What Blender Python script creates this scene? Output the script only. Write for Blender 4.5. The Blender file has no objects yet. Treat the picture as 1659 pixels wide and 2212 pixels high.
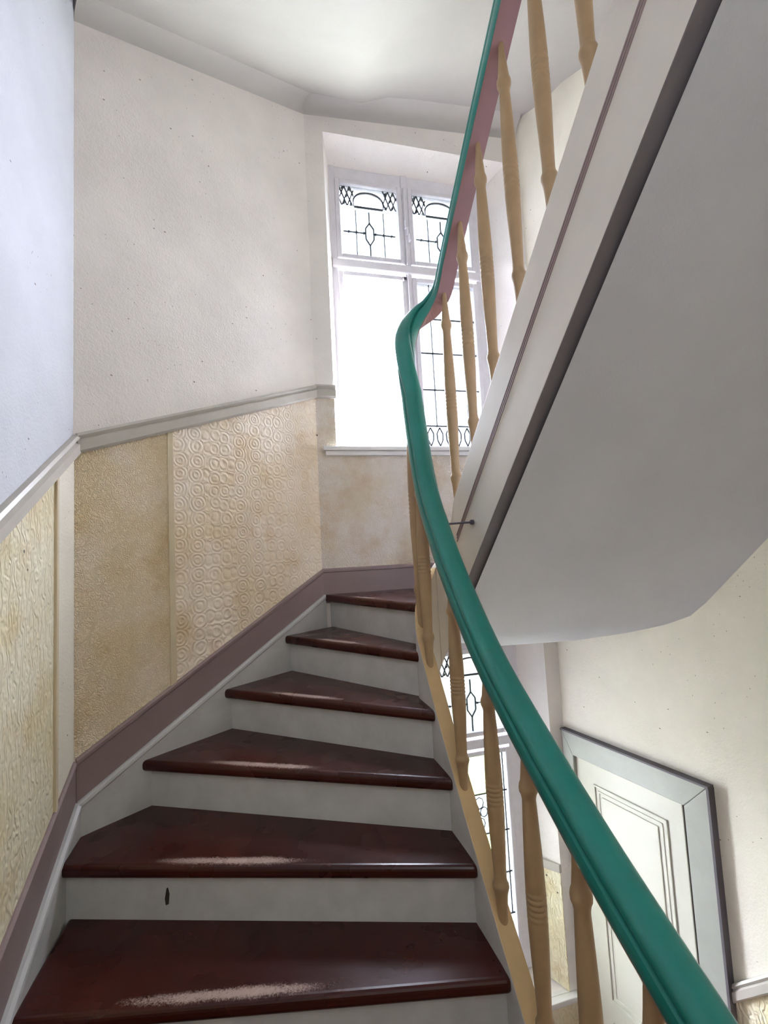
import bpy, bmesh, math, random
from mathutils import Vector, Matrix

random.seed(4)
Z0 = 1.704                       # eye height above the floor the photographer stands on
SC = bpy.context.scene
COL = SC.collection

# ------------------------------------------------------------------ camera
cam_d = bpy.data.cameras.new('camera')
cam = bpy.data.objects.new('camera', cam_d)
COL.objects.link(cam)
cam_d.sensor_fit = 'VERTICAL'
cam_d.sensor_height = 36.0
cam_d.lens = 1051.25 / 2212 * 36.0
cam_d.clip_start = 0.02
PITCH, ROLL, YAW = 0.083725, -0.052044, 0.261163
F = Vector((math.sin(YAW) * math.cos(PITCH), math.cos(YAW) * math.cos(PITCH), math.sin(PITCH)))
R0 = Vector((math.cos(YAW), -math.sin(YAW), 0))
U0 = R0.cross(F)
R = math.cos(ROLL) * R0 + math.sin(ROLL) * U0
U = -math.sin(ROLL) * R0 + math.cos(ROLL) * U0
cam.matrix_world = Matrix(((R.x, U.x, -F.x, 0), (R.y, U.y, -F.y, 0), (R.z, U.z, -F.z, Z0), (0, 0, 0, 1)))
SC.camera = cam

# ------------------------------------------------------------------ world: bright overcast sky
w = bpy.data.worlds.new('overcast_sky')
SC.world = w
w.use_nodes = True
bg = w.node_tree.nodes['Background']
bg.inputs[0].default_value = (0.82, 0.86, 1.0, 1)
bg.inputs[1].default_value = 17.0

SC.view_settings.view_transform = 'Standard'
SC.view_settings.look = 'None'
SC.view_settings.gamma = 1.0
SC.view_settings.use_curve_mapping = False
SC.view_settings.exposure = 2.38
SC.cycles.max_bounces = 10
SC.cycles.diffuse_bounces = 6
SC.cycles.glossy_bounces = 3
SC.cycles.transparent_max_bounces = 12

FILL_W = 4.6                    # unseen fill lamp added behind the camera

# ------------------------------------------------------------------ materials
def lin(c):
    return tuple(((v / 255) / 12.92 if v / 255 <= 0.04045 else ((v / 255 + 0.055) / 1.055) ** 2.4) for v in c) + (1,)

class NT:
    def __init__(self, name):
        self.m = bpy.data.materials.new(name)
        self.m.use_nodes = True
        self.t = self.m.node_tree
        self.b = self.t.nodes['Principled BSDF']
        self.out = self.t.nodes['Material Output']
        self.co = self.n('ShaderNodeTexCoord').outputs['Object']
    def n(self, typ, **kw):
        nd = self.t.nodes.new(typ)
        for k, v in kw.items():
            setattr(nd, k, v)
        return nd
    def l(self, a, b):
        self.t.links.new(a, b)
    def mapping(self, scale=(1, 1, 1), rot=(0, 0, 0)):
        mp = self.n('ShaderNodeMapping')
        mp.inputs['Scale'].default_value = scale
        mp.inputs['Rotation'].default_value = rot
        self.l(self.co, mp.inputs['Vector'])
        return mp.outputs[0]
    def noise(self, scale, detail=4, rough=0.5, vec=None, dist=0.0):
        nd = self.n('ShaderNodeTexNoise')
        nd.inputs['Scale'].default_value = scale
        nd.inputs['Detail'].default_value = detail
        nd.inputs['Roughness'].default_value = rough
        nd.inputs['Distortion'].default_value = dist
        self.l(vec or self.co, nd.inputs['Vector'])
        return nd.outputs['Fac']
    def ramp(self, fac, p0, p1, c0=(0, 0, 0, 1), c1=(1, 1, 1, 1)):
        r = self.n('ShaderNodeValToRGB')
        r.color_ramp.elements[0].position = p0
        r.color_ramp.elements[1].position = p1
        r.color_ramp.elements[0].color = c0
        r.color_ramp.elements[1].color = c1
        self.l(fac, r.inputs[0])
        return r.outputs[0]
    def mix(self, fac, a, b):
        mx = self.n('ShaderNodeMix', data_type='RGBA')
        if isinstance(fac, float):
            mx.inputs[0].default_value = fac
        else:
            self.l(fac, mx.inputs[0])
        for i, v in ((6, a), (7, b)):
            if isinstance(v, tuple):
                mx.inputs[i].default_value = v
            else:
                self.l(v, mx.inputs[i])
        return mx.outputs[2]
    def math(self, op, a, b=None):
        nd = self.n('ShaderNodeMath', operation=op)
        for i, v in ((0, a), (1, b)):
            if v is None:
                continue
            if isinstance(v, (int, float)):
                nd.inputs[i].default_value = v
            else:
                self.l(v, nd.inputs[i])
        return nd.outputs[0]
    def bump(self, h, strength, dist):
        bp = self.n('ShaderNodeBump')
        bp.inputs['Strength'].default_value = strength
        bp.inputs['Distance'].default_value = dist
        self.l(h, bp.inputs['Height'])
        self.l(bp.outputs[0], self.b.inputs['Normal'])
    def color(self, c):
        if isinstance(c, tuple):
            self.b.inputs['Base Color'].default_value = c
        else:
            self.l(c, self.b.inputs['Base Color'])
    def rough(self, r):
        self.b.inputs['Roughness'].default_value = r

M = {}
def paint(name, rgb, rough=0.45, var=0.10, vscale=5.0, bscale=60, bstr=0.15, bdist=0.002):
    t = NT(name)
    d = tuple(v * (1 - var) for v in lin(rgb)[:3]) + (1,)
    t.color(t.mix(t.ramp(t.noise(vscale, 5, 0.6), 0.35, 0.65), d, lin(rgb)))
    t.rough(rough)
    t.bump(t.noise(bscale, 4), bstr, bdist)
    M[name] = t.m
    return t

def rough_wall(name, rgb, speck=(95, 75, 60)):
    """roughcast wallpaper, painted off-white, with small dark knocks and dirt specks"""
    t = NT(name)
    d = tuple(v * 0.88 for v in lin(rgb)[:3]) + (1,)
    base = t.mix(t.ramp(t.noise(2.2, 6, 0.6), 0.35, 0.7), d, lin(rgb))
    vo = t.n('ShaderNodeTexVoronoi')
    vo.inputs['Scale'].default_value = 34
    vo.inputs['Randomness'].default_value = 1.0
    t.l(t.mapping((1, 1, 0.8)), vo.inputs['Vector'])
    near = t.math('LESS_THAN', vo.outputs['Distance'], 0.085)
    sel = t.math('GREATER_THAN', t.noise(2.4, 4, 0.75), 0.56)
    sp = t.math('MULTIPLY', near, sel)
    sp = t.math('MULTIPLY', sp, 0.5)
    v3 = t.n('ShaderNodeTexVoronoi')
    v3.inputs['Scale'].default_value = 7
    t.l(t.mapping((1.3, 1.3, 2.2)), v3.inputs['Vector'])
    kn = t.math('MULTIPLY', t.math('LESS_THAN', t.math('ADD', v3.outputs['Distance'], t.math('MULTIPLY', t.noise(60, 2), 0.06)), 0.074), 0.75)
    t.color(t.mix(kn, t.mix(sp, base, lin(speck)), lin((88, 62, 48))))
    t.rough(0.85)
    h = t.math('ADD', t.noise(110, 3, 0.6), t.math('MULTIPLY', t.noise(32, 3), 0.7))
    t.bump(h, 0.55, 0.004)
    M[name] = t.m

rough_wall('wall_white', (241, 234, 228))
rough_wall('wall_white_dimmed', (204, 205, 211))  # wall white copied darker and bluer to stand in for the light there
rough_wall('wall_cream', (240, 234, 218))

def plaster(name, rgb):
    t = NT(name)
    d = tuple(v * 0.93 for v in lin(rgb)[:3]) + (1,)
    t.color(t.mix(t.ramp(t.noise(1.8, 5, 0.6), 0.35, 0.65), d, lin(rgb)))
    t.rough(0.8)
    t.bump(t.noise(140, 2, 0.5), 0.35, 0.002)
    M[name] = t.m
plaster('ceiling_plaster', (186, 181, 177))
plaster('cove_plaster', (196, 191, 186))
plaster('soffit_plaster', (206, 206, 213))

def embossed(name, rgb, kind):
    """relief wallpaper: painted embossing with yellowed stains"""
    t = NT(name)
    stain = lin((rgb[0] - 22, rgb[1] - 40, rgb[2] - 62))
    pale = lin((min(255, rgb[0] + 10), min(255, rgb[1] + 14), min(255, rgb[2] + 26)))
    n1 = t.noise(2.6, 5, 0.65)
    c = t.mix(t.ramp(n1, 0.40, 0.60), pale, lin(rgb))
    c = t.mix(t.math('MULTIPLY', t.ramp(t.noise(4.3, 4, 0.6), 0.52, 0.72), 0.6), c, stain)
    vo = t.n('ShaderNodeTexVoronoi')
    vo.inputs['Scale'].default_value = 16
    t.l(t.co, vo.inputs['Vector'])
    sp = t.math('MULTIPLY', t.math('LESS_THAN', vo.outputs['Distance'], 0.10), t.math('GREATER_THAN', t.noise(2.2, 2), 0.62))
    t.color(t.mix(t.math('MULTIPLY', sp, 0.85), c, lin((60, 40, 25))))
    t.rough(0.6)
    if kind == 'moss':
        wv = t.n('ShaderNodeTexWave')
        wv.inputs['Scale'].default_value = 22
        wv.inputs['Distortion'].default_value = 26
        wv.inputs['Detail'].default_value = 2
        wv.inputs['Detail Scale'].default_value = 1.6
        t.l(t.co, wv.inputs['Vector'])
        t.bump(wv.outputs['Fac'], 0.75, 0.005)
    elif kind == 'rosette':
        v2 = t.n('ShaderNodeTexVoronoi')
        v2.inputs['Scale'].default_value = 15
        v2.inputs['Randomness'].default_value = 0.25
        t.l(t.co, v2.inputs['Vector'])
        rings = t.math('SINE', t.math('ADD', t.math('MULTIPLY', v2.outputs['Distance'], 26.0), t.math('MULTIPLY', t.noise(26, 3), 5.0)))
        h = t.math('ADD', rings, t.math('MULTIPLY', t.noise(60, 3), 1.2))
        t.bump(h, 0.5, 0.0035)
    else:
        wv = t.n('ShaderNodeTexWave', wave_type='RINGS')
        wv.inputs['Scale'].default_value = 11
        wv.inputs['Distortion'].default_value = 14
        wv.inputs['Detail'].default_value = 2
        wv.inputs['Detail Scale'].default_value = 2.2
        t.l(t.mapping((1, 1, 0.6)), wv.inputs['Vector'])
        t.bump(wv.outputs['Fac'], 0.7, 0.0045)
    M[name] = t.m
embossed('paper_moss', (231, 210, 172), 'moss')
embossed('paper_rosette', (232, 214, 184), 'rosette')
embossed('paper_scroll', (226, 214, 176), 'scroll')
embossed('paper_plain', (226, 212, 190), 'moss')

paint('grey_paint', (202, 201, 200), 0.4, 0.14, 9)
paint('grey_gloss', (196, 196, 196), 0.22, 0.08, 7)
paint('rail_grey', (192, 186, 176), 0.35, 0.10, 8)
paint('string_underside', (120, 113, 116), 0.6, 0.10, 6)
paint('mauve_paint', (144, 124, 123), 0.42, 0.10, 6)
paint('mauve_light', (150, 130, 128), 0.42, 0.08, 6)
paint('mauve_dark', (92, 86, 92), 0.6, 0.10, 6)
paint('string_cream', (220, 212, 200), 0.5, 0.06, 4)
paint('tan_paint', (174, 145, 108), 0.45, 0.14, 10)
paint('batten_paint', (216, 200, 168), 0.5, 0.1, 8)
paint('tan_flat', (206, 176, 130), 0.5, 0.14, 8)
paint('window_white', (226, 222, 228), 0.4, 0.08, 12)
paint('sill_white', (228, 226, 222), 0.4, 0.06, 9)
paint('door_cream', (194, 192, 178), 0.4, 0.04, 5)
paint('casing_grey', (158, 159, 150), 0.42, 0.08, 7)
paint('shadow_gap', (60, 48, 45), 0.7, 0.1, 9)
paint('rail_mauve', (150, 112, 108), 0.5, 0.10, 9)
paint('rod_metal', (92, 84, 96), 0.5, 0.1, 30)
paint('lead_came', (70, 76, 80), 0.5, 0.1, 40)
paint('floor_brown', (110, 62, 45), 0.35, 0.2, 5)
paint('ground_pale', (178, 182, 160), 0.9, 0.2, 1)
paint('brass', (190, 160, 90), 0.35, 0.1, 20)
paint('chip_dark', (52, 46, 38), 0.7, 0.2, 30)

t = paint('rail_teal', (32, 132, 122), 0.32, 0.16, 5, 40, 0.10)
t.b.inputs['Coat Weight'].default_value = 0.15

t = NT('tread_paint')                       # oxblood floor paint, glossy, scuffed through
c = t.mix(t.ramp(t.noise(2.2, 3, 0.5), 0.30, 0.70), lin((44, 14, 10)), lin((70, 25, 15)))
sc_ = t.math('MULTIPLY', t.ramp(t.noise(90, 5, 0.75), 0.60, 0.74), t.ramp(t.noise(2.6, 2), 0.50, 0.66))
uvn = t.n('ShaderNodeUVMap', uv_map='wear_glint')
sep = t.n('ShaderNodeSeparateXYZ')
t.l(uvn.outputs[0], sep.inputs[0])
near_ = t.ramp(t.math('ABSOLUTE', t.math('SUBTRACT', sep.outputs[1], 0.030)), 0.006, 0.046, (1, 1, 1, 1), (0, 0, 0, 1))
mid_ = t.ramp(t.math('ABSOLUTE', t.math('SUBTRACT', sep.outputs[0], 0.42)), 0.08, 0.40, (1, 1, 1, 1), (0, 0, 0, 1))
grit = t.math('ADD', t.math('MULTIPLY', t.noise(190, 4, 0.9), 1.25), t.math('MULTIPLY', t.noise(9, 4, 0.6), 0.5))
wr_ = t.math('ADD', t.math('MULTIPLY', near_, mid_), t.math('SUBTRACT', grit, 1.52))
wear_glint_ = t.ramp(wr_, 0.0, 0.30)  # worn paint and window glint, both painted along the nosing
c = t.mix(t.math('MULTIPLY', sc_, 0.10), c, lin((150, 110, 95)))
t.color(t.mix(t.math('MULTIPLY', wear_glint_, 0.72), c, lin((196, 172, 160))))
t.l(t.ramp(t.noise(7, 2, 0.5), 0.3, 0.8, (0.25, 0.25, 0.25, 1), (0.33, 0.33, 0.33, 1)), t.b.inputs['Roughness'])
t.bump(t.noise(45, 3, 0.5), 0.08, 0.003)
t.b.inputs['Specular IOR Level'].default_value = 0.38
M['tread_paint'] = t.m

def glass(name, rgb, gloss=0.06):
    m = bpy.data.materials.new(name)
    m.use_nodes = True
    nt = m.node_tree
    nt.nodes.clear()
    o = nt.nodes.new('ShaderNodeOutputMaterial')
    tr = nt.nodes.new('ShaderNodeBsdfTransparent')
    tr.inputs[0].default_value = tuple(rgb) + (1,)
    gl = nt.nodes.new('ShaderNodeBsdfGlossy')
    gl.inputs['Roughness'].default_value = 0.1
    mx = nt.nodes.new('ShaderNodeMixShader')
    mx.inputs[0].default_value = gloss
    nt.links.new(tr.outputs[0], mx.inputs[1])
    nt.links.new(gl.outputs[0], mx.inputs[2])
    nt.links.new(mx.outputs[0], o.inputs[0])
    M[name] = m
glass('glass_clear', (0.95, 0.96, 0.97))
glass('glass_cool', (0.24, 0.255, 0.265))
glass('glass_pale', (0.25, 0.255, 0.265))
glass('glass_strip', (0.40, 0.41, 0.42))
glass('glass_green', (0.30, 0.335, 0.235))
glass('glass_lime', (0.31, 0.33, 0.20))
glass('glass_yellow', (0.34, 0.29, 0.13))
glass('glass_sky', (0.80, 0.86, 0.95))
glass('glass_blue', (0.34, 0.38, 0.45))

# ------------------------------------------------------------------ builders
def link(o, parent=None):
    COL.objects.link(o)
    if parent is not None:
        o.parent = parent
    else:
        o.location.z += Z0
    return o

def mesh(name, verts, faces, mats, parent=None, idx=None, smooth=False, bevel=0.0, seg=2):
    me = bpy.data.meshes.new(name)
    me.from_pydata([tuple(v) for v in verts], [], faces)
    if not isinstance(mats, (list, tuple)):
        mats = [mats]
    for m in mats:
        me.materials.append(M[m])
    if idx:
        for p, i in zip(me.polygons, idx):
            p.material_index = i
    bm = bmesh.new()
    bm.from_mesh(me)
    bmesh.ops.recalc_face_normals(bm, faces=bm.faces)
    bm.to_mesh(me)
    bm.free()
    if smooth:
        for p in me.polygons:
            p.use_smooth = True
    o = link(bpy.data.objects.new(name, me), parent)
    if bevel > 0:
        b = o.modifiers.new('bevel', 'BEVEL')
        b.width = bevel
        b.segments = seg
        b.limit_method = 'ANGLE'
        b.angle_limit = math.radians(40)
        b.harden_normals = False
    return o

class MB:
    """several closed solids gathered into ONE mesh"""
    def __init__(self):
        self.v, self.f = [], []
    def add(self, verts, faces):
        k = len(self.v)
        self.v += [tuple(p) for p in verts]
        self.f += [tuple(i + k for i in f) for f in faces]
        return self
    def box(self, x0, x1, y0, y1, z0, z1):
        return self.add([(x0, y0, z0), (x1, y0, z0), (x1, y1, z0), (x0, y1, z0), (x0, y0, z1), (x1, y0, z1), (x1, y1, z1), (x0, y1, z1)], BOXF)
    def build(self, name, mats, parent=None, **kw):
        return mesh(name, self.v, self.f, mats, parent, **kw)

BOXF = [(0, 3, 2, 1), (4, 5, 6, 7), (0, 1, 5, 4), (1, 2, 6, 5), (2, 3, 7, 6), (3, 0, 4, 7)]

def box(name, b, mat, parent=None, **kw):
    return MB().box(*b).build(name, mat, parent, **kw)

def prism(poly, z0, z1):
    n = len(poly)
    v = [(x, y, z0) for x, y in poly] + [(x, y, z1) for x, y in poly]
    f = [tuple(range(n - 1, -1, -1)), tuple(range(n, 2 * n))] + [(i, (i + 1) % n, n + (i + 1) % n, n + i) for i in range(n)]
    return v, f

def loft(secs, closed_caps=True):
    n = len(secs[0])
    v = [p for s in secs for p in s]
    f = []
    for k in range(len(secs) - 1):
        for i in range(n):
            a, b = k * n + i, k * n + (i + 1) % n
            f.append((a, b, b + n, a + n))
    if closed_caps:
        f.append(tuple(range(n - 1, -1, -1)))
        f.append(tuple(range((len(secs) - 1) * n, len(secs) * n)))
    return v, f

def empty(name, loc=(0, 0, 0), rz=0.0):
    o = bpy.data.objects.new(name, None)
    o.empty_display_size = 0.1
    COL.objects.link(o)
    o.location = (loc[0], loc[1], loc[2] + Z0)
    o.rotation_euler = (0, 0, rz)
    return o

def tag(o, label, cat, group=None):
    o['label'] = label
    o['category'] = cat
    if group:
        o['group'] = group
    return o

def struct(o, label=None):
    o['kind'] = 'structure'
    if label:
        o['label'] = label
    return o

def interp(tab, x):
    if x <= tab[0][0]:
        return tab[0][1]
    for (a, b), (c, d) in zip(tab, tab[1:]):
        if x <= c:
            return b + (d - b) * (x - a) / (c - a)
    return tab[-1][1]

# ------------------------------------------------------------------ plan of the stairwell (metres, eye at the origin)
FLOOR = -1.704
LOWER = -3.444
TOP = 3.6
YB = 2.88                         # window wall
YG = 3.08                         # plane of the glass
C12 = Vector((-0.67, 2.095))      # corner left wall / diagonal wall
C2B = Vector((0.375, 2.88))       # corner diagonal wall / window wall
CBR = Vector((1.90, 2.88))        # corner window wall / right wall
RS = 0.187
def xr(y):                        # right wall
    return CBR.x + RS * (YB - y)
H = 0.185
def tz(k):
    return -0.224 - (k - 1) * H

class Wall:
    def __init__(self, a, b, side):
        self.a = Vector(a)
        self.d = (Vector(b) - self.a)
        self.len = self.d.length
        self.d.normalize()
        self.n = Vector((self.d.y, -self.d.x)) * side       # into the room
    def p(self, s, z, off=0.0):
        q = self.a + self.d * s + self.n * off
        return (q.x, q.y, z)
    def board(self, pts, o0, o1):
        """solid on the wall: pts = (s, z_bottom, z_top), from offset o0 to o1"""
        return loft([[self.p(s, zb, o0), self.p(s, zb, o1), self.p(s, zt, o1), self.p(s, zt, o0)] for s, zb, zt in pts])
    def bar(self, pts, prof):
        """moulding: pts = (s, z), prof = (offset, dz)"""
        return loft([[self.p(s, z + dz, o) for o, dz in prof] for s, z in pts])
WL = Wall((-0.67, -1.6), C12, 1)
WD = Wall(C12, C2B, 1)
WB = Wall(C2B, CBR, 1)
WR = Wall(CBR, (xr(-1.6), -1.6), 1)

# ------------------------------------------------------------------ walls, floors, ceiling
T_ = 0.14
wl = mesh('wall_left', *WL.board([(0, LOWER, TOP), (WL.len + 0.02, LOWER, TOP)], 0, -T_), 'wall_white_dimmed')
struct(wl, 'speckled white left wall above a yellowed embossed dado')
wd = mesh('wall_diagonal', *WD.board([(0, LOWER, TOP), (WD.len, LOWER, TOP)], 0, -T_), 'wall_white')
struct(wd, 'white diagonal wall with dark knocks between left wall and window wall')
wr = mesh('wall_right', *WR.board([(-0.2, LOWER, TOP), (WR.len, LOWER, TOP)], 0, -T_), 'wall_cream')
struct(wr, 'rough cream right wall around the panelled door')
we = MB().box(-0.8, 3.0, -1.75, -1.6, LOWER, TOP).build('wall_rear', 'wall_cream')
struct(we)

# window wall with two splayed openings
OX0, OX1 = 0.492, 1.80
IX0, IX1 = 0.575, 1.655
UP = (0.645, 2.715, 0.645, 2.615)          # outer z0 z1, inner z0 z1
LO = (-2.76, -0.50, -2.70, -0.60)
YO = 3.26
xs = [0.25, OX0, OX1, 2.2]
zs = [LOWER, LO[0], LO[1], UP[0], UP[1], TOP]
V, Fc = [], []
def quad(a, b, c_, d):
    k = len(V)
    V.extend([a, b, c_, d])
    Fc.append((k, k + 1, k + 2, k + 3))
for i in range(3):
    for j in range(5):
        if i == 1 and j in (1, 3):
            continue
        quad((xs[i], YB, zs[j]), (xs[i + 1], YB, zs[j]), (xs[i + 1], YB, zs[j + 1]), (xs[i], YB, zs[j + 1]))
for (a, b, c_, d) in (UP, LO):
    o4 = [(OX0, YB, a), (OX1, YB, a), (OX1, YB, b), (OX0, YB, b)]
    i4 = [(IX0, YO - 0.12, c_), (IX1, YO - 0.12, c_), (IX1, YO - 0.12, d), (IX0, YO - 0.12, d)]
    e4 = [(IX0, YO, c_), (IX1, YO, c_), (IX1, YO, d), (IX0, YO, d)]
    for k in range(4):
        quad(o4[k], o4[(k + 1) % 4], i4[(k + 1) % 4], i4[k])
        quad(i4[k], i4[(k + 1) % 4], e4[(k + 1) % 4], e4[k])
xs2 = [0.1, IX0, IX1, 2.3]
zs2 = [LOWER, LO[2], LO[3], UP[2], UP[3], TOP]
for i in range(3):
    for j in range(5):
        if i == 1 and j in (1, 3):
            continue
        quad((xs2[i], YO, zs2[j]), (xs2[i + 1], YO, zs2[j]), (xs2[i + 1], YO, zs2[j + 1]), (xs2[i], YO, zs2[j + 1]))
wb = mesh('wall_back', V, Fc, 'wall_white')
struct(wb, 'white window wall with splayed reveals')

def ceil_left(y):
    return max(1.40, 2.93 + 0.70 * (y - 2.85))
rows = [3.3, 2.95, 2.6, 2.3, 1.95, 1.6, 1.2, 0.8, 0.66, -1.8]
V, Fc = [], []
for y in rows:
    xc = 0.45 + 0.22 * (y - 1.5)
    zl = ceil_left(y)
    z1 = interp([(-1.8, 3.1), (0.8, 3.0), (1.6, 2.85), (2.3, 2.78), (2.95, 3.03), (3.3, 3.25)], y)
    z2 = interp([(-1.8, 3.3), (0.8, 3.25), (1.6, 3.15), (2.3, 3.0), (2.95, 3.05), (3.3, 3.25)], y)
    V += [(-0.95, y, zl), (xc, y, zl), (1.10, y, z1), (3.0, y, z2)]
for k in range(len(rows) - 1):
    for i in range(3):
        a = k * 4 + i
        Fc.append((a, a + 1, a + 5, a + 4))
n0 = len(V)
V += [(x, y, z + 0.15) for x, y, z in V]
Fc += [tuple(i + n0 for i in f[::-1]) for f in Fc]
ce = mesh('ceiling', V, Fc, 'ceiling_plaster')
for p_ in ce.data.polygons:
    p_.use_smooth = True
struct(ce, 'white plaster soffit of the flight above, sloping up to the window wall')

fl = MB()
fl.box(-0.8, 0.66, -1.6, 0.86, FLOOR - 0.2, FLOOR)
fl.box(0.66, 3.0, -1.6, 0.05, FLOOR - 0.2, FLOOR)
struct(fl.build('floor', 'floor_brown'))
struct(MB().box(-0.8, 3.0, -1.75, 3.3, LOWER - 0.15, LOWER).build('floor_lower', 'floor_brown'))

# plaster coves between walls and soffit
def cove(name, wall, secs, label):
    ss = []
    for s, z in secs:
        sl = [(0.0, z - 0.11)]
        for k in range(1, 6):
            a_ = math.pi / 2 * k / 6
            sl.append((0.11 * (1 - math.cos(a_)), z - 0.11 + 0.11 * math.sin(a_)))
        sl += [(0.13, z + 0.0), (0.13, z + 0.08), (-0.002, z + 0.08)]
        ss.append([wall.p(s, zz, o) for o, zz in sl])
    o = mesh(name, *loft(ss), 'cove_plaster', smooth=True)
    e_ = o.modifiers.new('edge', 'EDGE_SPLIT')
    e_.split_angle = math.radians(50)
    struct(o, label)
cove('trim_6', WD, [(0.0, ceil_left(2.095) - 0.01), (WD.len, ceil_left(2.88) - 0.03)], 'soft plaster cove above the diagonal wall')
cove('trim_7', WB, [(0.0, ceil_left(2.88) - 0.03), (1.52, 3.02)], 'soft plaster cove above the window')

# profile lines along the walls
def left_string(y): return -0.852 - 0.536 * (2.08 - max(y, 0.70))
def left_skirt(y): return -0.698 - 0.49 * (2.095 - max(y, 0.55))
def left_dado(y): return 0.520 - 0.61 * (2.095 - max(y, 0.45))
def dg(x, a, b): return a + (b - a) * (x + 0.67) / 1.045
def sx(x): return (x + 0.67) / WD.d.x
def ly(y): return y + 1.6
DG_STR = lambda x: dg(x, -0.855, -0.226)
DG_SK = lambda x: dg(x, -0.698, -0.074)
DG_DA = lambda x: dg(x, 0.520, 1.035)
DH = 0.082

# embossed dado papers (each strip a panel of its own)
PT = 0.004
def dado(wall, pts, mat, parent, label=None):
    o = mesh('dado_panel', *wall.board(pts, -0.002, PT), mat, parent)
    return o
dado(WL, [(ly(y), left_skirt(y) - 0.02, left_dado(y) - DH + 0.02) for y in (-1.6, 0.45, 0.55, 1.0, 1.905)], 'paper_scroll', wl)
dado(WL, [(ly(y), left_skirt(y) - 0.02, left_dado(y) - DH + 0.02) for y in (1.925, 2.094)], 'wall_cream', wl)
dado(WD, [(sx(x), DG_SK(x) - 0.02, DG_DA(x) - DH + 0.02) for x in (-0.668, -0.372)], 'paper_moss', wd)
dado(WD, [(sx(x), DG_SK(x) - 0.02, DG_DA(x) - DH + 0.02) for x in (-0.350, 0.373)], 'paper_rosette', wd)
dado(WB, [(0.0, -0.09, 0.97), (0.117, -0.09, 0.97)], 'paper_plain', wb)
dado(WB, [(0.117, -0.09, 0.60), (1.52, -0.09, 0.60)], 'paper_plain', wb)
# battens between the papers
mesh('batten', *WL.board([(ly(1.905), left_skirt(1.905) - 0.02, left_dado(1.905) - DH + 0.02), (ly(1.925), left_skirt(1.925) - 0.02, left_dado(1.925) - DH + 0.02)], -0.002, 0.013), 'batten_paint', wl, bevel=0.003)
mesh('batten', *WD.board([(sx(-0.372), DG_SK(-0.372) - 0.02, DG_DA(-0.372) - DH + 0.02), (sx(-0.350), DG_SK(-0.350) - 0.02, DG_DA(-0.350) - DH + 0.02)], -0.002, 0.011), 'batten_paint', wd, bevel=0.003)

# dado rails
PROF = [(-0.002, 0.0), (0.020, 0.0), (0.026, -0.012), (0.016, -0.026), (0.028, -0.034), (0.028, -DH + 0.010), (0.020, -DH), (-0.002, -DH)]
tr = mesh('trim_1', *WL.bar([(ly(y), left_dado(y)) for y in (-1.6, 0.45, 1.2, 2.09)], PROF), 'rail_grey')
struct(tr, 'glossy grey dado rail rising along the left wall')
tr = mesh('trim_2', *WD.bar([(sx(x), DG_DA(x)) for x in (-0.665, 0.385)], PROF), 'rail_grey')
struct(tr, 'grey dado rail rising across the diagonal wall')
tr = mesh('trim_3', *WB.bar([(0.0, 1.035), (0.125, 1.035)], PROF), 'rail_grey')
struct(tr, 'short level end of the dado rail beside the window')

# mauve skirtings above the wall strings
SK = [(-0.002, 0.0), (0.010, 0.0), (0.017, -0.008), (0.017, -0.020), (0.013, -0.026), (0.013, -0.20), (-0.002, -0.20)]
b_ = mesh('baseboard_left', *WL.bar([(ly(y), left_skirt(y)) for y in (-1.6, 0.55, 1.2, 2.088)], SK), 'mauve_paint')
struct(b_, 'mauve skirting climbing the left wall')
b_ = mesh('baseboard_diagonal', *WD.bar([(sx(x), DG_SK(x)) for x in (-0.664, 0.378)], SK), 'mauve_paint')
struct(b_, 'mauve skirting climbing the diagonal wall')
b_ = mesh('baseboard_back', *WB.bar([(0.004, -0.074), (1.52, -0.074)], SK), 'mauve_paint')
struct(b_, 'level mauve skirting below the upper window')

# ------------------------------------------------------------------ windows
def came(mb, x0, z0, x1, z1, wd_=0.0045, y=YG):
    d = Vector((x1 - x0, z1 - z0))
    if d.length < 1e-5:
        return
    d.normalize()
    n = Vector((-d.y, d.x)) * wd_ * 0.62
    pts = [(x0 + n.x, z0 + n.y), (x1 + n.x, z1 + n.y), (x1 - n.x, z1 - n.y), (x0 - n.x, z0 - n.y)]
    v = [(px, y - 0.004, pz) for px, pz in pts] + [(px, y + 0.004, pz) for px, pz in pts]
    mb.add(v, [(0, 1, 2, 3), (7, 6, 5, 4), (0, 4, 5, 1), (1, 5, 6, 2), (2, 6, 7, 3), (3, 7, 4, 0)])

def dot(mb, x, z, r=0.009):
    v = []
    for yy in (YG - 0.006, YG + 0.006):
        v += [(x + r * math.cos(a * math.pi / 3), yy, z + r * math.sin(a * math.pi / 3)) for a in range(6)]
    mb.add(v, [(0, 1, 2, 3, 4, 5), (11, 10, 9, 8, 7, 6)] + [(i, i + 6, (i + 1) % 6 + 6, (i + 1) % 6) for i in range(6)])

def frame_ring(x0, x1, z0, z1, wd_, y0, y1):
    mb = MB()
    mb.box(x0, x0 + wd_, y0, y1, z0, z1)
    mb.box(x1 - wd_, x1, y0, y1, z0, z1)
    mb.box(x0 + wd_, x1 - wd_, y0, y1, z0, z0 + wd_)
    mb.box(x0 + wd_, x1 - wd_, y0, y1, z1 - wd_, z1)
    return mb

def pane(parent, x0, x1, z0, z1, mat):
    return MB().box(x0, x1, YG - 0.002, YG + 0.002, z0, z1).build('pane', mat, parent)

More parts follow.
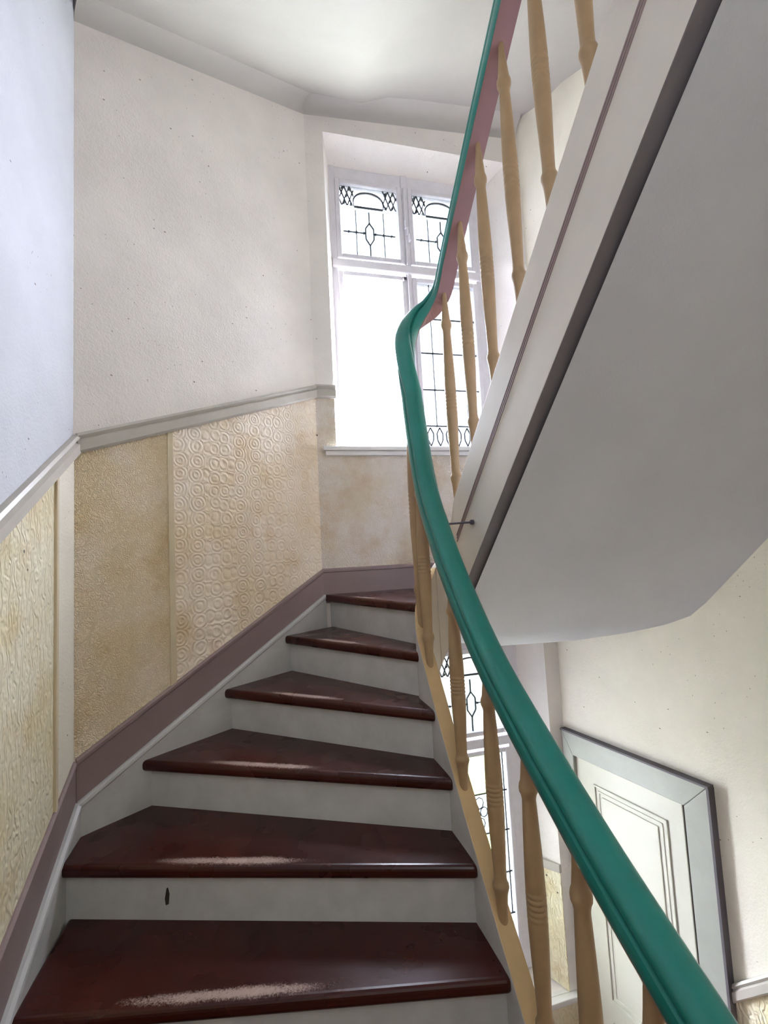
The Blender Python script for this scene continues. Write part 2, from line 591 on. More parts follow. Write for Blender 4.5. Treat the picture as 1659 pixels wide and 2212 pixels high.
GX = [(0.62, 1.03), (1.14, 1.565)]
def top_light(root, gx, z0, z1, dz):
    x0, x1 = gx
    s = frame_ring(x0 - 0.032, x1 + 0.032, z0 - 0.032, z1 + 0.032, 0.032, YG - 0.028, YG + 0.03).build('sash', 'window_white', root, bevel=0.006)
    W_, H_ = x1 - x0, z1 - z0
    X = lambda u: x0 + u * W_
    Z = lambda v: z1 - v * H_
    cols = [0, 0.25, 0.5, 0.75, 1]
    # lattice corners, arched light, strips and centre diamond
    pane(s, X(0), X(0.25), Z(0.27), Z(0), 'glass_pale')
    pane(s, X(0.25), X(0.75), Z(0.27), Z(0), 'glass_pale')
    pane(s, X(0.75), X(1), Z(0.27), Z(0), 'glass_pale')
    for i in range(4):
        pane(s, X(cols[i]), X(cols[i + 1]), Z(0.65), Z(0.27), 'glass_cool')
        pane(s, X(cols[i]), X(cols[i + 1]), Z(1), Z(0.65), 'glass_cool')
    mb = MB()
    came(mb, X(0.25), Z(0.28), X(0.75), Z(0.28), 0.010)
    pr = None
    for k in range(13):
        a = math.pi * k / 12
        q = (X(0.5 - 0.26 * math.cos(a)), Z(0.20 - 0.14 * math.sin(a)))
        if pr:
            came(mb, *pr, *q, 0.008)
        pr = q
    for e in (0, 1):
        came(mb, X(0.24 if e == 0 else 0.76), Z(0.20), X(0.24 if e == 0 else 0.76), Z(0.27), 0.004)
        for k in range(-1, 4):
            for sg in (1, -1):
                u0 = (k * 0.09 if e == 0 else 0.76 + k * 0.09)
                a0, b0 = (u0, 0.0), (u0 + sg * 0.13, 0.27)
                lo, hi = (0.0, 0.25) if e == 0 else (0.75, 1.0)
                seg = []
                for tt in range(11):
                    u = a0[0] + (b0[0] - a0[0]) * tt / 10
                    v_ = b0[1] * tt / 10
                    if lo <= u <= hi:
                        seg.append((u, v_))
                if len(seg) > 1:
                    came(mb, X(seg[0][0]), Z(seg[0][1]), X(seg[-1][0]), Z(seg[-1][1]), 0.006)
        for u, v_ in ((0.06, 0.03), (0.19, 0.04), (0.12, 0.14), (0.08, 0.24), (0.20, 0.25)):
            dot(mb, X(u if e == 0 else 1 - u), Z(v_))
    for u in (0.27, 0.75):
        came(mb, X(u), Z(0.33), X(u), Z(1.0), 0.0045)
    came(mb, X(0.5), Z(0.34), X(0.5), Z(0.50), 0.007)
    came(mb, X(0.5), Z(0.82), X(0.5), Z(1.0), 0.007)
    dm = [(0.5, 0.50), (0.57, 0.58), (0.57, 0.73), (0.5, 0.82), (0.43, 0.73), (0.43, 0.58)]
    for k in range(6):
        came(mb, X(dm[k][0]), Z(dm[k][1]), X(dm[(k + 1) % 6][0]), Z(dm[(k + 1) % 6][1]), 0.007)
    came(mb, X(0.05), Z(0.65), X(0.43), Z(0.65), 0.005)
    came(mb, X(0.57), Z(0.65), X(0.95), Z(0.65), 0.005)
    for u in (0.14, 0.27, 0.40, 0.60, 0.74, 0.88):
        dot(mb, X(u), Z(0.65), 0.008)
    mb.build('leading', 'lead_came', s)
    return s

def casement(root, gx, z0, z1, style):
    x0, x1 = gx
    s = frame_ring(x0 - 0.032, x1 + 0.032, z0 - 0.032, z1 + 0.032, 0.032, YG - 0.028, YG + 0.03).build('sash', 'window_white', root, bevel=0.006)
    W_, H_ = x1 - x0, z1 - z0
    X = lambda u: x0 + u * W_
    Z = lambda v: z1 - v * H_
    if style == 'plain':
        pane(s, x0, x1, z0, z1, 'glass_clear')
        return s
    tint = style == 'garden'
    us = [0.0, 0.13, 0.22, 0.78, 0.88, 0.96, 1.0]
    vs = [0.0, 0.215, 0.43, 0.655, 0.875, 1.0]
    mb = MB()
    for j in range(5):
        for i in range(6):
            mt = 'glass_strip' if tint else 'glass_pale'
            if tint and i == 2 and j < 4:
                mt = 'glass_green'
            if tint and i in (1,) and j < 4:
                mt = 'glass_lime'
            if tint and i == 2 and j == 1:          # the flower's white ground between two green pieces
                pane(s, X(0.22), X(0.38), Z(vs[2]), Z(vs[1]), 'glass_green')
                pane(s, X(0.38), X(0.66), Z(vs[2]), Z(vs[1]), 'glass_strip')
                pane(s, X(0.66), X(0.78), Z(vs[2]), Z(vs[1]), 'glass_green')
                continue
            pane(s, X(us[i]), X(us[i + 1]), Z(vs[j + 1]), Z(vs[j]), mt)
    for u in us[1:-1]:
        if style == 'pale' and u in (0.13, 0.96):
            continue
        came(mb, X(u), Z(0), X(u), Z(0.875), 0.006 if tint else 0.004)
    for v_ in vs[1:-1]:
        came(mb, X(0.0 if style == 'pale' else 0.0), Z(v_), X(1), Z(v_), 0.007)
        for u in (0.22, 0.78, 0.88):
            dot(mb, X(u), Z(v_), 0.008)
    # pointed petals along the bottom row
    for k in range(6):
        u = 0.10 + k * 0.16
        pts = [(u, 0.885), (u + 0.05, 0.92), (u + 0.045, 0.96), (u, 0.995), (u - 0.045, 0.96), (u - 0.05, 0.92)]
        for q in range(6):
            came(mb, X(pts[q][0]), Z(pts[q][1]), X(pts[(q + 1) % 6][0]), Z(pts[(q + 1) % 6][1]), 0.008 if tint else 0.006)
        if tint:
            pv = [(X(a), YG - 0.005, Z(b)) for a, b in pts] + [(X(a), YG - 0.003, Z(b)) for a, b in pts]
            mesh('pane', pv, [(0, 1, 2, 3, 4, 5), (11, 10, 9, 8, 7, 6)] + [(i, i + 6, (i + 1) % 6 + 6, (i + 1) % 6) for i in range(6)], 'glass_yellow', s)
    if tint:                                # pale blue flower in the green field
        for (u, v_, r) in ((0.45, 0.29, 0.026), (0.52, 0.26, 0.030), (0.53, 0.37, 0.030), (0.45, 0.36, 0.026), (0.59, 0.31, 0.026)):
            cx_, cz_ = X(u), Z(v_)
            ring = [(cx_ + r * math.cos(a * math.pi / 4), cz_ + r * 1.2 * math.sin(a * math.pi / 4)) for a in range(8)]
            pv = [(a, YG - 0.006, b) for a, b in ring] + [(a, YG - 0.003, b) for a, b in ring]
            mesh('pane', pv, [tuple(range(8)), tuple(range(15, 7, -1))] + [(i, i + 8, (i + 1) % 8 + 8, (i + 1) % 8) for i in range(8)], ('glass_clear' if r > 0.028 else 'glass_sky'), s)
            for q in range(8):
                came(mb, *ring[q], *ring[(q + 1) % 8], 0.004, YG - 0.004)
        dot(mb, X(0.52), Z(0.32), 0.013)
    mb.build('leading', 'lead_came', s)
    return s

def window(name, dz, styles, label, z):
    root = empty(name)
    struct(root, label)
    fx0, fx1, f0, f1 = IX0 - 0.045, IX1 + 0.075, z[2] - 0.01, z[3] + 0.045
    # fixed frame: jambs, head, bottom, mullion and transom
    box('jamb', (fx0, GX[0][0] - 0.030, YG - 0.02, YG + 0.06, f0, f1), 'window_white', root, bevel=0.004)
    box('jamb', (GX[1][1] + 0.030, fx1, YG - 0.02, YG + 0.06, f0, f1), 'window_white', root, bevel=0.004)
    box('head', (fx0, fx1, YG - 0.015, YG + 0.06, 2.554 + dz, f1), 'window_white', root, bevel=0.004)
    box('bottom_rail', (fx0, fx1, YG - 0.015, YG + 0.06, f0, 0.675 + dz), 'window_white', root, bevel=0.004)
    box('mullion', (1.060, 1.110, YG - 0.022, YG + 0.05, f0, f1), 'window_white', root, bevel=0.006)
    t1 = box('transom', (fx0 + 0.02, fx1 - 0.02, YG - 0.040, YG + 0.05, 1.915 + dz, 1.975 + dz), 'window_white', root, bevel=0.008)
    m2 = MB()
    m2.box(1.072, 1.098, YG - 0.036, YG - 0.022, 0.68 + dz, 1.915 + dz)
    m2.box(1.072, 1.098, YG - 0.036, YG - 0.022, 1.975 + dz, 2.55 + dz)
    m2.build('astragal', 'window_white', root, bevel=0.005)
    for g in GX:
        top_light(root, g, 2.020 + dz, 2.524 + dz, dz)
    casement(root, GX[0], 0.705 + dz, 1.865 + dz, styles[0])
    casement(root, GX[1], 0.705 + dz, 1.865 + dz, styles[1])
    # catch on the mullion and small knob under the transom
    ct = MB()
    for k in range(3):
        ct.box(1.066 + 0.012 * k, 1.082 + 0.012 * k, YG - 0.062, YG - 0.030, 2.235 - 0.045 * k + dz, 2.29 - 0.045 * k + dz)
    ct.build('catch', 'window_white', root, bevel=0.005)
    box('knob', (1.035, 1.058, YG - 0.055, YG - 0.025, 1.855 + dz, 1.880 + dz), 'mauve_dark', root, bevel=0.006)
    # sill board with moulded nose
    sill = MB()
    zs_ = z[0]
    sill.box(OX0 - 0.085, OX1 + 0.08, YB - 0.045, YB + 0.0, zs_ - 0.018, zs_ + 0.006)
    sill.box(OX0 - 0.070, OX1 + 0.07, YB - 0.026, YB + 0.0, zs_ - 0.046, zs_ - 0.018)
    v, f = prism([(OX0 + 0.002, YB), (OX1 - 0.002, YB), (IX1, YG - 0.01), (IX0, YG - 0.01)], zs_ - 0.01, zs_ + 0.006)
    sill.add(v, f)
    sill.build('sill', 'sill_white', root, bevel=0.004)
    return root
window('window_1', 0.0, ('plain', 'pale'), 'upper four-light window with leaded top panes, mostly blown out by daylight', UP)
window('window_2', -3.22, ('plain', 'garden'), 'lower window with green leaded glass and yellow petals seen past the banister', LO)
# dado in the lower window reveal
v = [(OX1 - 0.001, YB, -2.755), (IX1 + 0.012, YG - 0.02, -2.70), (IX1 + 0.012, YG - 0.02, -2.05), (OX1 - 0.001, YB, -2.05)]
v += [(x - 0.006, y, z) for x, y, z in v]
mesh('dado_panel', v, BOXF, 'paper_scroll', wb)
v = [(OX1 + 0.002, YB - 0.004, -2.06), (IX1 + 0.012, YG - 0.02, -2.06), (IX1 + 0.012, YG - 0.02, -2.01), (OX1 + 0.002, YB - 0.004, -2.01)]
v += [(x - 0.016, y, z) for x, y, z in v]
struct(mesh('trim_4', v, BOXF, 'rail_grey'), 'dado strip inside the lower window reveal')
dado(WB, [(0.1, LOWER, -2.82), (1.52, LOWER, -2.82)], 'paper_scroll', wb)

# light portals in the two window openings (guide sky light into the stairwell)
for (a, b) in ((UP[0], UP[1]), (LO[0], LO[1])):
    ld = bpy.data.lights.new('sky_portal', 'AREA')
    ld.shape = 'RECTANGLE'
    ld.size = IX1 - IX0
    ld.size_y = b - a
    ld.cycles.is_portal = True
    lo_ = bpy.data.objects.new('sky_portal', ld)
    lo_.location = ((IX0 + IX1) / 2, YO + 0.02, (a + b) / 2)
    lo_.rotation_euler = (math.radians(-90), 0, 0)
    link(lo_)

# ------------------------------------------------------------------ door in the right wall
door = empty('door_1')
struct(door, 'cream panelled door in a grey mitred casing on the right wall')
def rs(y):                                  # distance along the right wall for a given y
    return (YB - y) / -WR.d.y
s0, s1 = rs(2.868), rs(1.965)               # outer casing
q0, q1 = rs(2.785), rs(2.090)               # opening
zt0, zt1 = -1.190, -1.325
DB = LOWER
def casing_piece(pts, parent, name='casing'):
    # pts (s, z) outline, extruded off the wall
    n = len(pts)
    v = [WR.p(s, z, -0.002) for s, z in pts] + [WR.p(s, z, 0.034) for s, z in pts]
    f = [tuple(range(n)), tuple(range(2 * n - 1, n - 1, -1))] + [(i, i + n, (i + 1) % n + n, (i + 1) % n) for i in range(n)]
    return mesh(name, v, f, 'casing_grey', parent, bevel=0.004)
casing_piece([(s0, zt0), (s1, zt0), (q1, zt1), (q0, zt1)], door)
casing_piece([(s0, zt0), (q0, zt1), (q0, DB), (s0, DB)], door)
casing_piece([(s1, zt0), (s1, DB), (q1, DB), (q1, zt1)], door)
# dark edge strips of the casing (outer back band and rebate)
BB = [(-0.002, 0), (0.044, 0), (0.044, 0.010), (-0.002, 0.010)]
mesh('back_band', *WR.bar([(s0, zt0), (s1 + 0.010, zt0)], BB), 'mauve_dark', door)
mesh('back_band', *WR.board([(s1, DB, zt0), (s1 + 0.012, DB, zt0)], -0.002, 0.044), 'mauve_dark', door)
mesh('rebate_shade', *WR.board([(q1 - 0.024, DB, zt1), (q1, DB, zt1)], -0.002, 0.006), 'shadow_gap', door)  # shade of the gap painted as a dark strip
mesh('rebate_shade', *WR.board([(q0, zt1 - 0.008, zt1), (q1, zt1 - 0.008, zt1)], -0.002, 0.006), 'shadow_gap', door)
leaf = mesh('door_leaf', *WR.board([(q0, DB + 0.01, zt1 - 0.008), (q1 - 0.024, DB + 0.01, zt1 - 0.008)], -0.02, 0.012), 'door_cream', door, bevel=0.003)
def door_panel(a, b, z0, z1):
    mb = MB()
    for (ins, o) in ((0.0, 0.020), (0.028, 0.016)):
        for pts in ([(a + ins, z0 + ins, z0 + ins + 0.012), (b - ins, z0 + ins, z0 + ins + 0.012)],
                    [(a + ins, z1 - ins - 0.012, z1 - ins), (b - ins, z1 - ins - 0.012, z1 - ins)],
                    [(a + ins, z0 + ins, z1 - ins), (a + ins + 0.012, z0 + ins, z1 - ins)],
                    [(b - ins - 0.012, z0 + ins, z1 - ins), (b - ins, z0 + ins, z1 - ins)]):
            mb.add(*WR.board(pts, 0.010, o))
    mb.build('panel_moulding', 'door_cream', leaf, bevel=0.003)
    mesh('panel', *WR.board([(a + 0.055, z0 + 0.055, z1 - 0.055), (b - 0.055, z0 + 0.055, z1 - 0.055)], 0.011, 0.018), 'door_cream', leaf, bevel=0.004)
pa, pb = rs(2.66), rs(2.20)
door_panel(pa, pb, -2.05, -1.45)
door_panel(pa, pb, -2.66, -2.16)
door_panel(pa, pb, -3.30, -2.78)
# right wall dado and rail rising beside the door
dr = lambda y: -2.035 + 1.0 * (1.935 - y)
struct(mesh('trim_5', *WR.bar([(rs(y), dr(y)) for y in (1.952, 0.4)], PROF), 'rail_grey'), 'pale dado rail rising to the right of the door')
dado(WR, [(rs(y), LOWER if y > 1.5 else -2.6, dr(y) - DH + 0.02) for y in (1.955, 1.51, 1.49, 0.4)], 'paper_scroll', wr)

# ------------------------------------------------------------------ lower flight
stair = empty('staircase')
tag(stair, 'winding flight of oxblood painted treads with grey risers rising to the window', 'staircase')
# wall string faces
SL = Vector((-0.640, 0))
DS = WD.a + WD.n * 0.03
def dline(x):
    return DS.y + (x - DS.x) * WD.d.y / WD.d.x
NL = {9: (-0.64, 0.62), 8: (-0.64, 0.93), 7: (-0.64, 1.243), 6: (-0.64, 1.567), 5: (-0.64, 1.904), 4: (-0.462, None), 3: (-0.157, None), 2: (0.138, None), 1: (0.385, None)}
NR = {9: (0.62, 0.74), 8: (0.62, 0.92), 7: (0.62, 1.10), 6: (0.62, 1.281), 5: (0.62, 1.457), 4: (0.62, 1.621), 3: (0.62, 1.760), 2: (0.632, 1.905), 1: (0.668, 2.02)}
nose = {}
for k in NL:
    x, y = NL[k]
    if y is None:
        y = dline(x)
    nose[k] = (Vector((x, y)), Vector(NR[k]))
OV = 0.034                                   # nosing overhang
TT = 0.042                                   # tread thickness
def shifted(k, d):
    a, b = nose[k]
    n = Vector((-(b - a).y, (b - a).x)).normalized()
    return a + n * d, b + n * d
KINK = Vector((-0.64, dline(-0.64)))
def ext(a, b, ea, eb):
    d = (b - a).normalized()
    return a - d * ea, b + d * eb
def wear_glint_uv(o, a, b):
    # u along the nosing (0..1), v distance behind the nosing in metres
    e = b - a
    ln = e.length
    e = e / ln
    n = Vector((-e.y, e.x))
    uv = o.data.uv_layers.new(name='wear_glint')
    for lp in o.data.loops:
        co = o.data.vertices[lp.vertex_index].co
        q = Vector((co.x, co.y)) - a
        uv.data[lp.index].uv = (q.dot(e) / ln, q.dot(n))
for k in range(8, 1, -1):
    a, b = nose[k]
    c_, d = shifted(k - 1, OV + 0.02)
    # clip the back line to the string face on the left
    a2, b2 = ext(a, b, 0.012, 0.01)
    c2, d2 = ext(c_, d, 0.012, 0.01 if k > 3 else -0.012)
    poly = [a2, b2, d2, c2]
    if k == 5:
        poly.append(KINK + Vector((-0.012, 0.004)))
    v, f = prism([tuple(p) for p in poly], tz(k) - TT, tz(k))
    wear_glint_uv(mesh('tread', v, f, 'tread_paint', stair, bevel=0.015, seg=4), a, b)
# half landing
a, b = nose[1]
poly = [tuple(ext(a, b, 0.012, 0.0)[0])] + [(0.378, 2.878), (1.898, 2.878), (xr(2.15) - 0.01, 2.15), (0.90, 2.10), (0.835, 1.975), (0.75, 2.015), (0.70, 2.005)] + [tuple(b)]
v, f = prism(poly, tz(1) - TT, tz(1))
wear_glint_uv(mesh('landing_board', v, f, 'tread_paint', stair, bevel=0.015, seg=4), *nose[1])
for k in range(1, 9):
    a, b = shifted(k, OV)
    a, b = ext(a, b, 0.012, 0.03 if k > 2 else -0.01)
    n = Vector((-(b - a).y, (b - a).x)).normalized() * 0.02
    v, f = prism([tuple(a), tuple(b), tuple(b + n), tuple(a + n)], tz(k + 1) - 0.03, tz(k) - TT + 0.004)
    o = mesh('riser', v, f, 'grey_paint', stair)
    if k == 5:
        e = (b - a).normalized()
        nn = Vector((e.y, -e.x))
        q = a + e * 0.345
        chip = []
        for du, dz_ in ((0.0, 0.0), (0.010, 0.004), (0.013, 0.035), (0.008, 0.055), (0.003, 0.052), (-0.003, 0.02)):
            chip.append((du, dz_))
        v = [tuple((q + e * du + nn * 0.0008)) + (tz(6) + 0.045 + dz_,) for du, dz_ in chip] + [tuple((q + e * du - nn * 0.004)) + (tz(6) + 0.045 + dz_,) for du, dz_ in chip]
        mesh('paint_chip', v, [tuple(range(6)), tuple(range(11, 5, -1))] + [(i, i + 6, (i + 1) % 6 + 6, (i + 1) % 6) for i in range(6)], 'chip_dark', o)

# wall strings with a light bead along the top edge
BEAD = [(-0.001, 0.0), (0.024, 0.0), (0.034, -0.006), (0.036, -0.016), (0.030, -0.024), (-0.001, -0.024)]
ws = mesh('wall_string', *WL.board([(ly(y), left_string(y) - 0.46, left_string(y)) for y in (0.55, 0.70, 1.3, 2.086)], -0.002, 0.03), 'grey_paint', stair)
mesh('bead', *WL.bar([(ly(y), left_string(y) + 0.004) for y in (0.55, 0.70, 1.3, 2.083)], BEAD), 'grey_gloss', ws)
ws = mesh('wall_string', *WD.board([(sx(x), DG_STR(x) - 0.46, DG_STR(x)) for x in (-0.667, 0.37)], -0.002, 0.03), 'grey_paint', stair)
mesh('bead', *WD.bar([(sx(x), DG_STR(x) + 0.004) for x in (-0.662, 0.372)], BEAD), 'grey_gloss', ws)
# plastered underside of the flight
v = [(-0.66, 0.70, FLOOR - 0.25), (0.63, 0.70, FLOOR - 0.25), (0.63, 1.95, -0.75), (0.45, 2.75, -0.55), (-0.66, 2.06, -1.25)]
v += [(x, y, z - 0.03) for x, y, z in v]
mesh('flight_soffit', v, [(0, 1, 2, 3, 4), (9, 8, 7, 6, 5)] + [(i, i + 5, (i + 1) % 5 + 5, (i + 1) % 5) for i in range(5)], 'soffit_plaster', stair)

# inner string, wreathed round the narrow well
YC, XC, RC, HT = 1.92, 0.75, 0.0975, 0.0275
low_top = [(0.60, -1.640), (0.83, -1.620), (1.219, -1.206), (1.336, -1.077), (1.529, -0.859), (1.719, -0.630), (1.816, -0.500), (1.92, -0.355)]
def up_top(y):
    return 0.186 - 0.935 * (y - 1.94)
def path_low():
    out = []
    for y in (0.62, 0.83, 1.0, 1.219, 1.336, 1.529, 1.719, 1.816, 1.92):
        out.append((Vector((0.6525, y)), Vector((1, 0)), interp(low_top, y)))
    return out
def path_turn(a0, a1, n=10):
    out = []
    z0_, z1_ = -0.355, up_top(YC)
    for i in range(n + 1):
        ph = a0 + (a1 - a0) * i / n
        t_ = (math.pi - ph) / math.pi
        tt = t_ + 0.10 * math.sin(2 * math.pi * t_) * 0.3
        out.append((Vector((XC + RC * math.cos(ph), YC + RC * math.sin(ph))), Vector((-math.cos(ph), -math.sin(ph))), z0_ + (z1_ - z0_) * tt))
    return out
def path_up():
    return [(Vector((0.8475, y)), Vector((-1, 0)), up_top(y)) for y in (1.92, 1.6, 1.0, 0.4, 0.05)]
SHT = 0.418
def string_mesh(name, path, parent, mats):
    # section: tread side top, well side top, well side bottom, tread side bottom (normal points to the well)
    secs = [[tuple(c - n * HT) + (z,), tuple(c + n * HT) + (z,), tuple(c + n * HT) + (z - SHT,), tuple(c - n * HT) + (z - SHT,)] for c, n, z in path]
    v, f = loft(secs)
    idx = []
    for k in range(len(secs) - 1):
        idx += [0, 1, 2, 3]
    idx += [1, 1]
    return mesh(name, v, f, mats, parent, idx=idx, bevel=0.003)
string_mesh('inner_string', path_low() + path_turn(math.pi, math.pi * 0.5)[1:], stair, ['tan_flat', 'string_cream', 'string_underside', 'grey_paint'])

# ------------------------------------------------------------------ upper flight (seen from below)
upper = empty('stair_flight')
tag(upper, 'upper flight seen from below with cream string and pale plastered soffit', 'stair flight')
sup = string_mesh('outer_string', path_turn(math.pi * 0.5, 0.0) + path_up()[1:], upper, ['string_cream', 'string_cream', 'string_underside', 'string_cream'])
# reeded moulding on the face of the string
mb = MB()
for q, wd_ in ((0.165, 0.006), (0.178, 0.006), (0.191, 0.006)):
    secs = []
    for y in (1.90, 1.0, 0.05):
        z = up_top(y) - q
        x = 0.8475 - HT
        secs.append([(x + 0.001, y, z + wd_), (x - 0.003, y, z + wd_ * 0.6), (x - 0.003, y, z - wd_ * 0.2), (x + 0.001, y, z - wd_ * 0.6)])
    mb.add(*loft(secs))
mb.build('reeding', 'mauve_light', sup)
# soffit
cols = [(0.862, 2.13, -0.43), (1.15, 2.20, -0.487), (1.58, 2.195, -0.502), (1.85, 2.13, -0.478), (2.0, 2.06, -0.445), (None, 1.965, -0.392)]
V, Fc = [], []
nr = 0
for (x, ye, ze) in cols:
    if x is None:
        xe = xr(ye) + 0.01
        top = -0.395 + 1.03 * (1.968 - 0.05)
        xt = xr(0.05) + 0.01
    else:
        xe = x
        fr = (x - 0.862) / 1.23
        xt = 0.862 + fr * (xr(0.05) - 0.862)
        top = (-0.10 - 0.935 * (0.05 - 1.777)) * (1 - fr) + (-0.395 + 1.03 * 1.918) * fr
    yb = 2.87
    col = []
    # landing soffit, small cove, then the long slope toward the viewer
    xb = min(xe + 0.02, 1.90) if x is None else min(xe, 1.89)
    col.append((xb, yb, ze - 0.01))
    col.append((xe, ye + 0.10, ze - 0.006))
    col.append((xe, ye + 0.045, ze - 0.002))
    for tt in (0.0, 0.04, 0.5, 1.0):
        px = xe + (xt - xe) * tt
        py = ye + (0.05 - ye) * tt
        pz = ze + (top - ze) * tt + (0.012 if tt == 0.0 else 0.0)
        col.append((px, py, pz))
    nr = len(col)
    V += col
for i in range(len(cols) - 1):
    for j in range(nr - 1):
        a = i * nr + j
        Fc.append((a, a + 1, a + nr + 1, a + nr))
n0 = len(V)
V += [(x, y, z + 0.06) for x, y, z in V]
Fc += [tuple(i + n0 for i in f[::-1]) for f in Fc]
mesh('soffit', V, Fc, 'soffit_plaster', upper, smooth=True)

# ------------------------------------------------------------------ balustrade: handrail + balusters
bal = empty('balustrade')
tag(bal, 'teal handrail on turned tan balusters, winding round the narrow stairwell', 'balustrade')
ctrl = [(0.6525, 0.42, -0.930), (0.6525, 0.60, -0.845), (0.6525, 0.716, -0.782), (0.6525, 0.958, -0.640), (0.6525, 1.323, -0.385), (0.6525, 1.567, -0.140),
        (0.6525, 1.70, 0.030), (0.6525, 1.805, 0.195), (0.6525, 1.875, 0.400), (0.654, 1.930, 0.640), (0.668, 1.975, 0.820), (0.710, 2.012, 0.950),
        (0.770, 2.022, 1.030), (0.825, 1.995, 1.085), (0.850, 1.935, 1.140), (0.850, 1.83, 1.240), (0.850, 1.569, 1.478), (0.850, 1.372, 1.652), (0.850, 1.15, 1.845), (0.850, 0.80, 2.15), (0.850, 0.55, 2.37)]
ang = [90] * 9 + [88, 62, 28, -8, -55, -86] + [-90] * 6       # heading of the rail in plan
def cr(p0, p1, p2, p3, t):
    return 0.5 * ((2 * p1) + (-p0 + p2) * t + (2 * p0 - 5 * p1 + 4 * p2 - p3) * t * t + (-p0 + 3 * p1 - 3 * p2 + p3) * t ** 3)
pts, hd = [], []
C_ = [Vector(c) for c in ctrl]
for i in range(len(C_) - 1):
    g = lambda k: C_[max(0, min(len(C_) - 1, k))]
    ga = lambda k: ang[max(0, min(len(ang) - 1, k))]
    for s in range(5):
        t_ = s / 5
        pts.append(cr(g(i - 1), g(i), g(i + 1), g(i + 2), t_))
        hd.append(ga(i) + (ga(i + 1) - ga(i)) * t_)
pts.append(C_[-1])
hd.append(ang[-1])
RW = 0.036
prof = [(-0.030, 0.004), (-0.034, 0.012), (-0.0350, 0.030), (-0.0335, 0.039), (-0.0225, 0.044), (-0.0225, 0.047), (-0.0305, 0.051), (-0.0325, 0.057), (-0.0295, 0.067), (-0.0225, 0.074), (-0.011, 0.0785), (0, 0.080)]
prof = [(u * 1.16, v_ * 1.08) for u, v_ in prof]
prof = prof + [(-u, v_) for u, v_ in prof[-2::-1]]
und = [(-0.034, 0.0), (0.034, 0.0), (0.034, 0.006), (-0.034, 0.006)]
def sweep(profile):
    secs = []
    for i, p_ in enumerate(pts):
        tg = (pts[min(i + 1, len(pts) - 1)] - pts[max(i - 1, 0)]).normalized()
        h_ = math.radians(hd[i])
        lat = Vector((math.sin(h_), -math.cos(h_), 0))       # right-hand side of the heading
        lat = (lat - tg * lat.dot(tg)).normalized()
        up = lat.cross(tg).normalized()
        secs.append([tuple(p_ + lat * u + up * v_) for u, v_ in profile])
    return loft(secs)
v, f = sweep(prof)
rail = mesh('handrail', v, f, 'rail_teal', bal, smooth=True)
e_ = rail.modifiers.new('edge', 'EDGE_SPLIT')
e_.split_angle = math.radians(38)
v, f = sweep(und)
mesh('rail_underside', v, f, 'rail_mauve', rail)['label'] = 'mauve painted underside of the handrail'

def rail_z(x, y, near=None):
    best = min(pts, key=lambda q: (q.x - x) ** 2 + (q.y - y) ** 2 + (0 if near is None else 0.05 * (q.z - near) ** 2))
    return best.z
def rail_at(xside, y):
    seq = [q for q in pts if abs(q.x - xside) < 0.03]
    seq.sort(key=lambda q: q.y)
    for a, b in zip(seq, seq[1:]):
        if a.y <= y <= b.y:
            return a.z + (b.z - a.z) * (y - a.y) / max(1e-6, b.y - a.y)
    return seq[-1].z if y > seq[-1].y else seq[0].z

# turned baluster of unit height
P = [(0.0, 0.0135), (0.03, 0.0145), (0.07, 0.0155), (0.105, 0.0175), (0.128, 0.0195), (0.138, 0.0215), (0.150, 0.0245), (0.162, 0.0235), (0.168, 0.0205), (0.180, 0.0185), (0.205, 0.0185),
     (0.28, 0.0205), (0.36, 0.0232), (0.43, 0.0248), (0.452, 0.0250)]
for k in range(5):
    z = 0.458 + 0.017 * k
    P += [(z, 0.0232), (z + 0.0045, 0.0253), (z + 0.0115, 0.0253), (z + 0.016, 0.0232)]
P += [(0.548, 0.0250), (0.60, 0.0243), (0.68, 0.0222), (0.76, 0.0196), (0.815, 0.0175), (0.828, 0.0195), (0.838, 0.0232), (0.850, 0.0240), (0.862, 0.0220), (0.870, 0.0190),
      (0.895, 0.0168), (0.93, 0.0140), (0.97, 0.0105), (1.0, 0.0085)]
NSEG = 16
v = [(r * math.cos(2 * math.pi * i / NSEG), r * math.sin(2 * math.pi * i / NSEG), z) for z, r in P for i in range(NSEG)]
f = []
for k in range(len(P) - 1):
    for i in range(NSEG):
        a, b = k * NSEG + i, k * NSEG + (i + 1) % NSEG
        f.append((a, b, b + NSEG, a + NSEG))
f += [tuple(range(NSEG - 1, -1, -1)), tuple(range((len(P) - 1) * NSEG, len(P) * NSEG))]
proto = None
def baluster(x, y, z0, z1):
    global proto
    if proto is None:
        proto = mesh('baluster', v, f, 'tan_paint', bal, smooth=True)
        es = proto.modifiers.new('edge', 'EDGE_SPLIT')
        es.split_angle = math.radians(50)
        o = proto
    else:
        o = proto.copy()
        COL.objects.link(o)
    o.location = (x, y, z0)
    o.scale = (1, 1, z1 - z0)
    o.rotation_euler = (0, 0, random.uniform(0, 3))
for y in (0.60, 0.787, 0.974, 1.165, 1.36, 1.59, 1.86):
    baluster(0.6525, y, interp(low_top, y) - 0.03, rail_at(0.6525, y) + 0.01)
tp = path_turn(math.pi, math.pi * 0.5)[2]
baluster(tp[0].x, tp[0].y, tp[2] - 0.03, 0.72)
for y in (1.94, 1.735, 1.54, 1.335, 1.14, 0.945, 0.75):
    baluster(0.85, y, up_top(y) - 0.03, rail_at(0.85, y) + 0.01)
# newel at the foot of the rail
nb = MB()
nb.box(0.610, 0.695, 0.36, 0.445, FLOOR, -0.90)
nb.box(0.600, 0.705, 0.35, 0.455, -0.90, -0.83)
nb.build('newel_post', 'tan_paint', bal, bevel=0.012, seg=3)

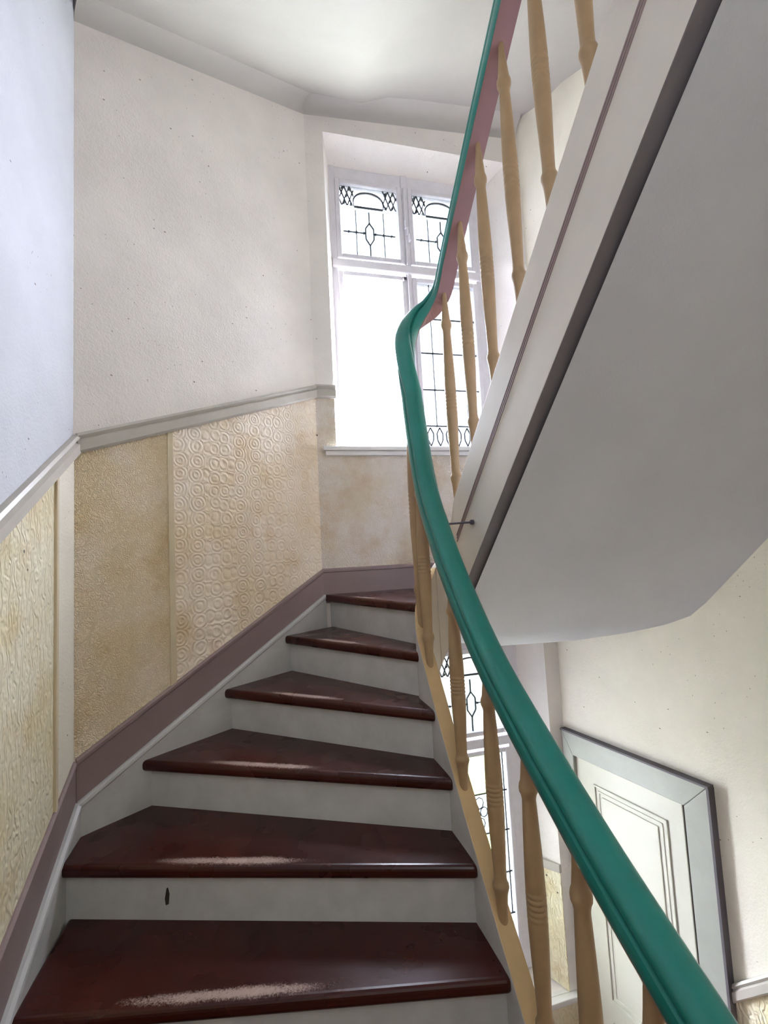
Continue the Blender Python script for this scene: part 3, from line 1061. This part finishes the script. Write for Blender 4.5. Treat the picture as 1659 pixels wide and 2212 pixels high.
# ------------------------------------------------------------------ tie rod across the well
rd = empty('tie_rod', (0.68, 1.69, 0.095))
tag(rd, 'thin dark iron rod bridging the narrow stairwell beside the handrail', 'rod')
def tube(name, p0, p1, r, mat, parent, n=10):
    p0, p1 = Vector(p0), Vector(p1)
    d = (p1 - p0).normalized()
    a = d.orthogonal().normalized()
    b = d.cross(a)
    secs = [[tuple(q + (a * math.cos(2 * math.pi * i / n) + b * math.sin(2 * math.pi * i / n)) * r) for i in range(n)] for q in (p0, p1)]
    vv, ff = loft(secs)
    return mesh(name, vv, ff, mat, parent, smooth=False)
tube('shaft', (0.012, -0.002, 0.0), (0.138, 0.045, 0.006), 0.0042, 'rod_metal', rd)
tube('collar', (0.130, 0.042, 0.0055), (0.142, 0.0465, 0.0065), 0.010, 'rod_metal', rd)

# ------------------------------------------------------------------ fill lamp added behind the camera to brighten front-facing surfaces
lamp = empty('fill_lamp', (0.0, -0.9, 1.40))
tag(lamp, 'unseen fill lamp added above the landing', 'lamp')
def lathe(name, prof_, mat, parent, n=24):
    vv = [(r * math.cos(2 * math.pi * i / n), r * math.sin(2 * math.pi * i / n), z) for r, z in prof_ for i in range(n)]
    ff = []
    for k in range(len(prof_) - 1):
        for i in range(n):
            a_, b_2 = k * n + i, k * n + (i + 1) % n
            ff.append((a_, b_2, b_2 + n, a_ + n))
    ff += [tuple(range(n - 1, -1, -1)), tuple(range((len(prof_) - 1) * n, len(prof_) * n))]
    return mesh(name, vv, ff, mat, parent, smooth=True)
lathe('fill_lamp_rose', [(0.07, 0.0), (0.07, -0.015), (0.03, -0.03), (0.012, -0.035), (0.012, -0.06)], 'brass', lamp)  # rose invented to carry the added fill lamp
ld = bpy.data.lights.new('fill_bulb', 'POINT')
ld.energy = FILL_W
ld.shadow_soft_size = 0.10
ld.color = (0.86, 0.92, 1.0)
lo_ = bpy.data.objects.new('fill_bulb', ld)
COL.objects.link(lo_)
lo_.parent = lamp
lo_.location = (0, 0, -0.18)

# pale yard outside, below the windows
g = MB().box(-14, 18, 3.4, 40, -5.3, -5.2).build('ground', 'ground_pale')
struct(g)
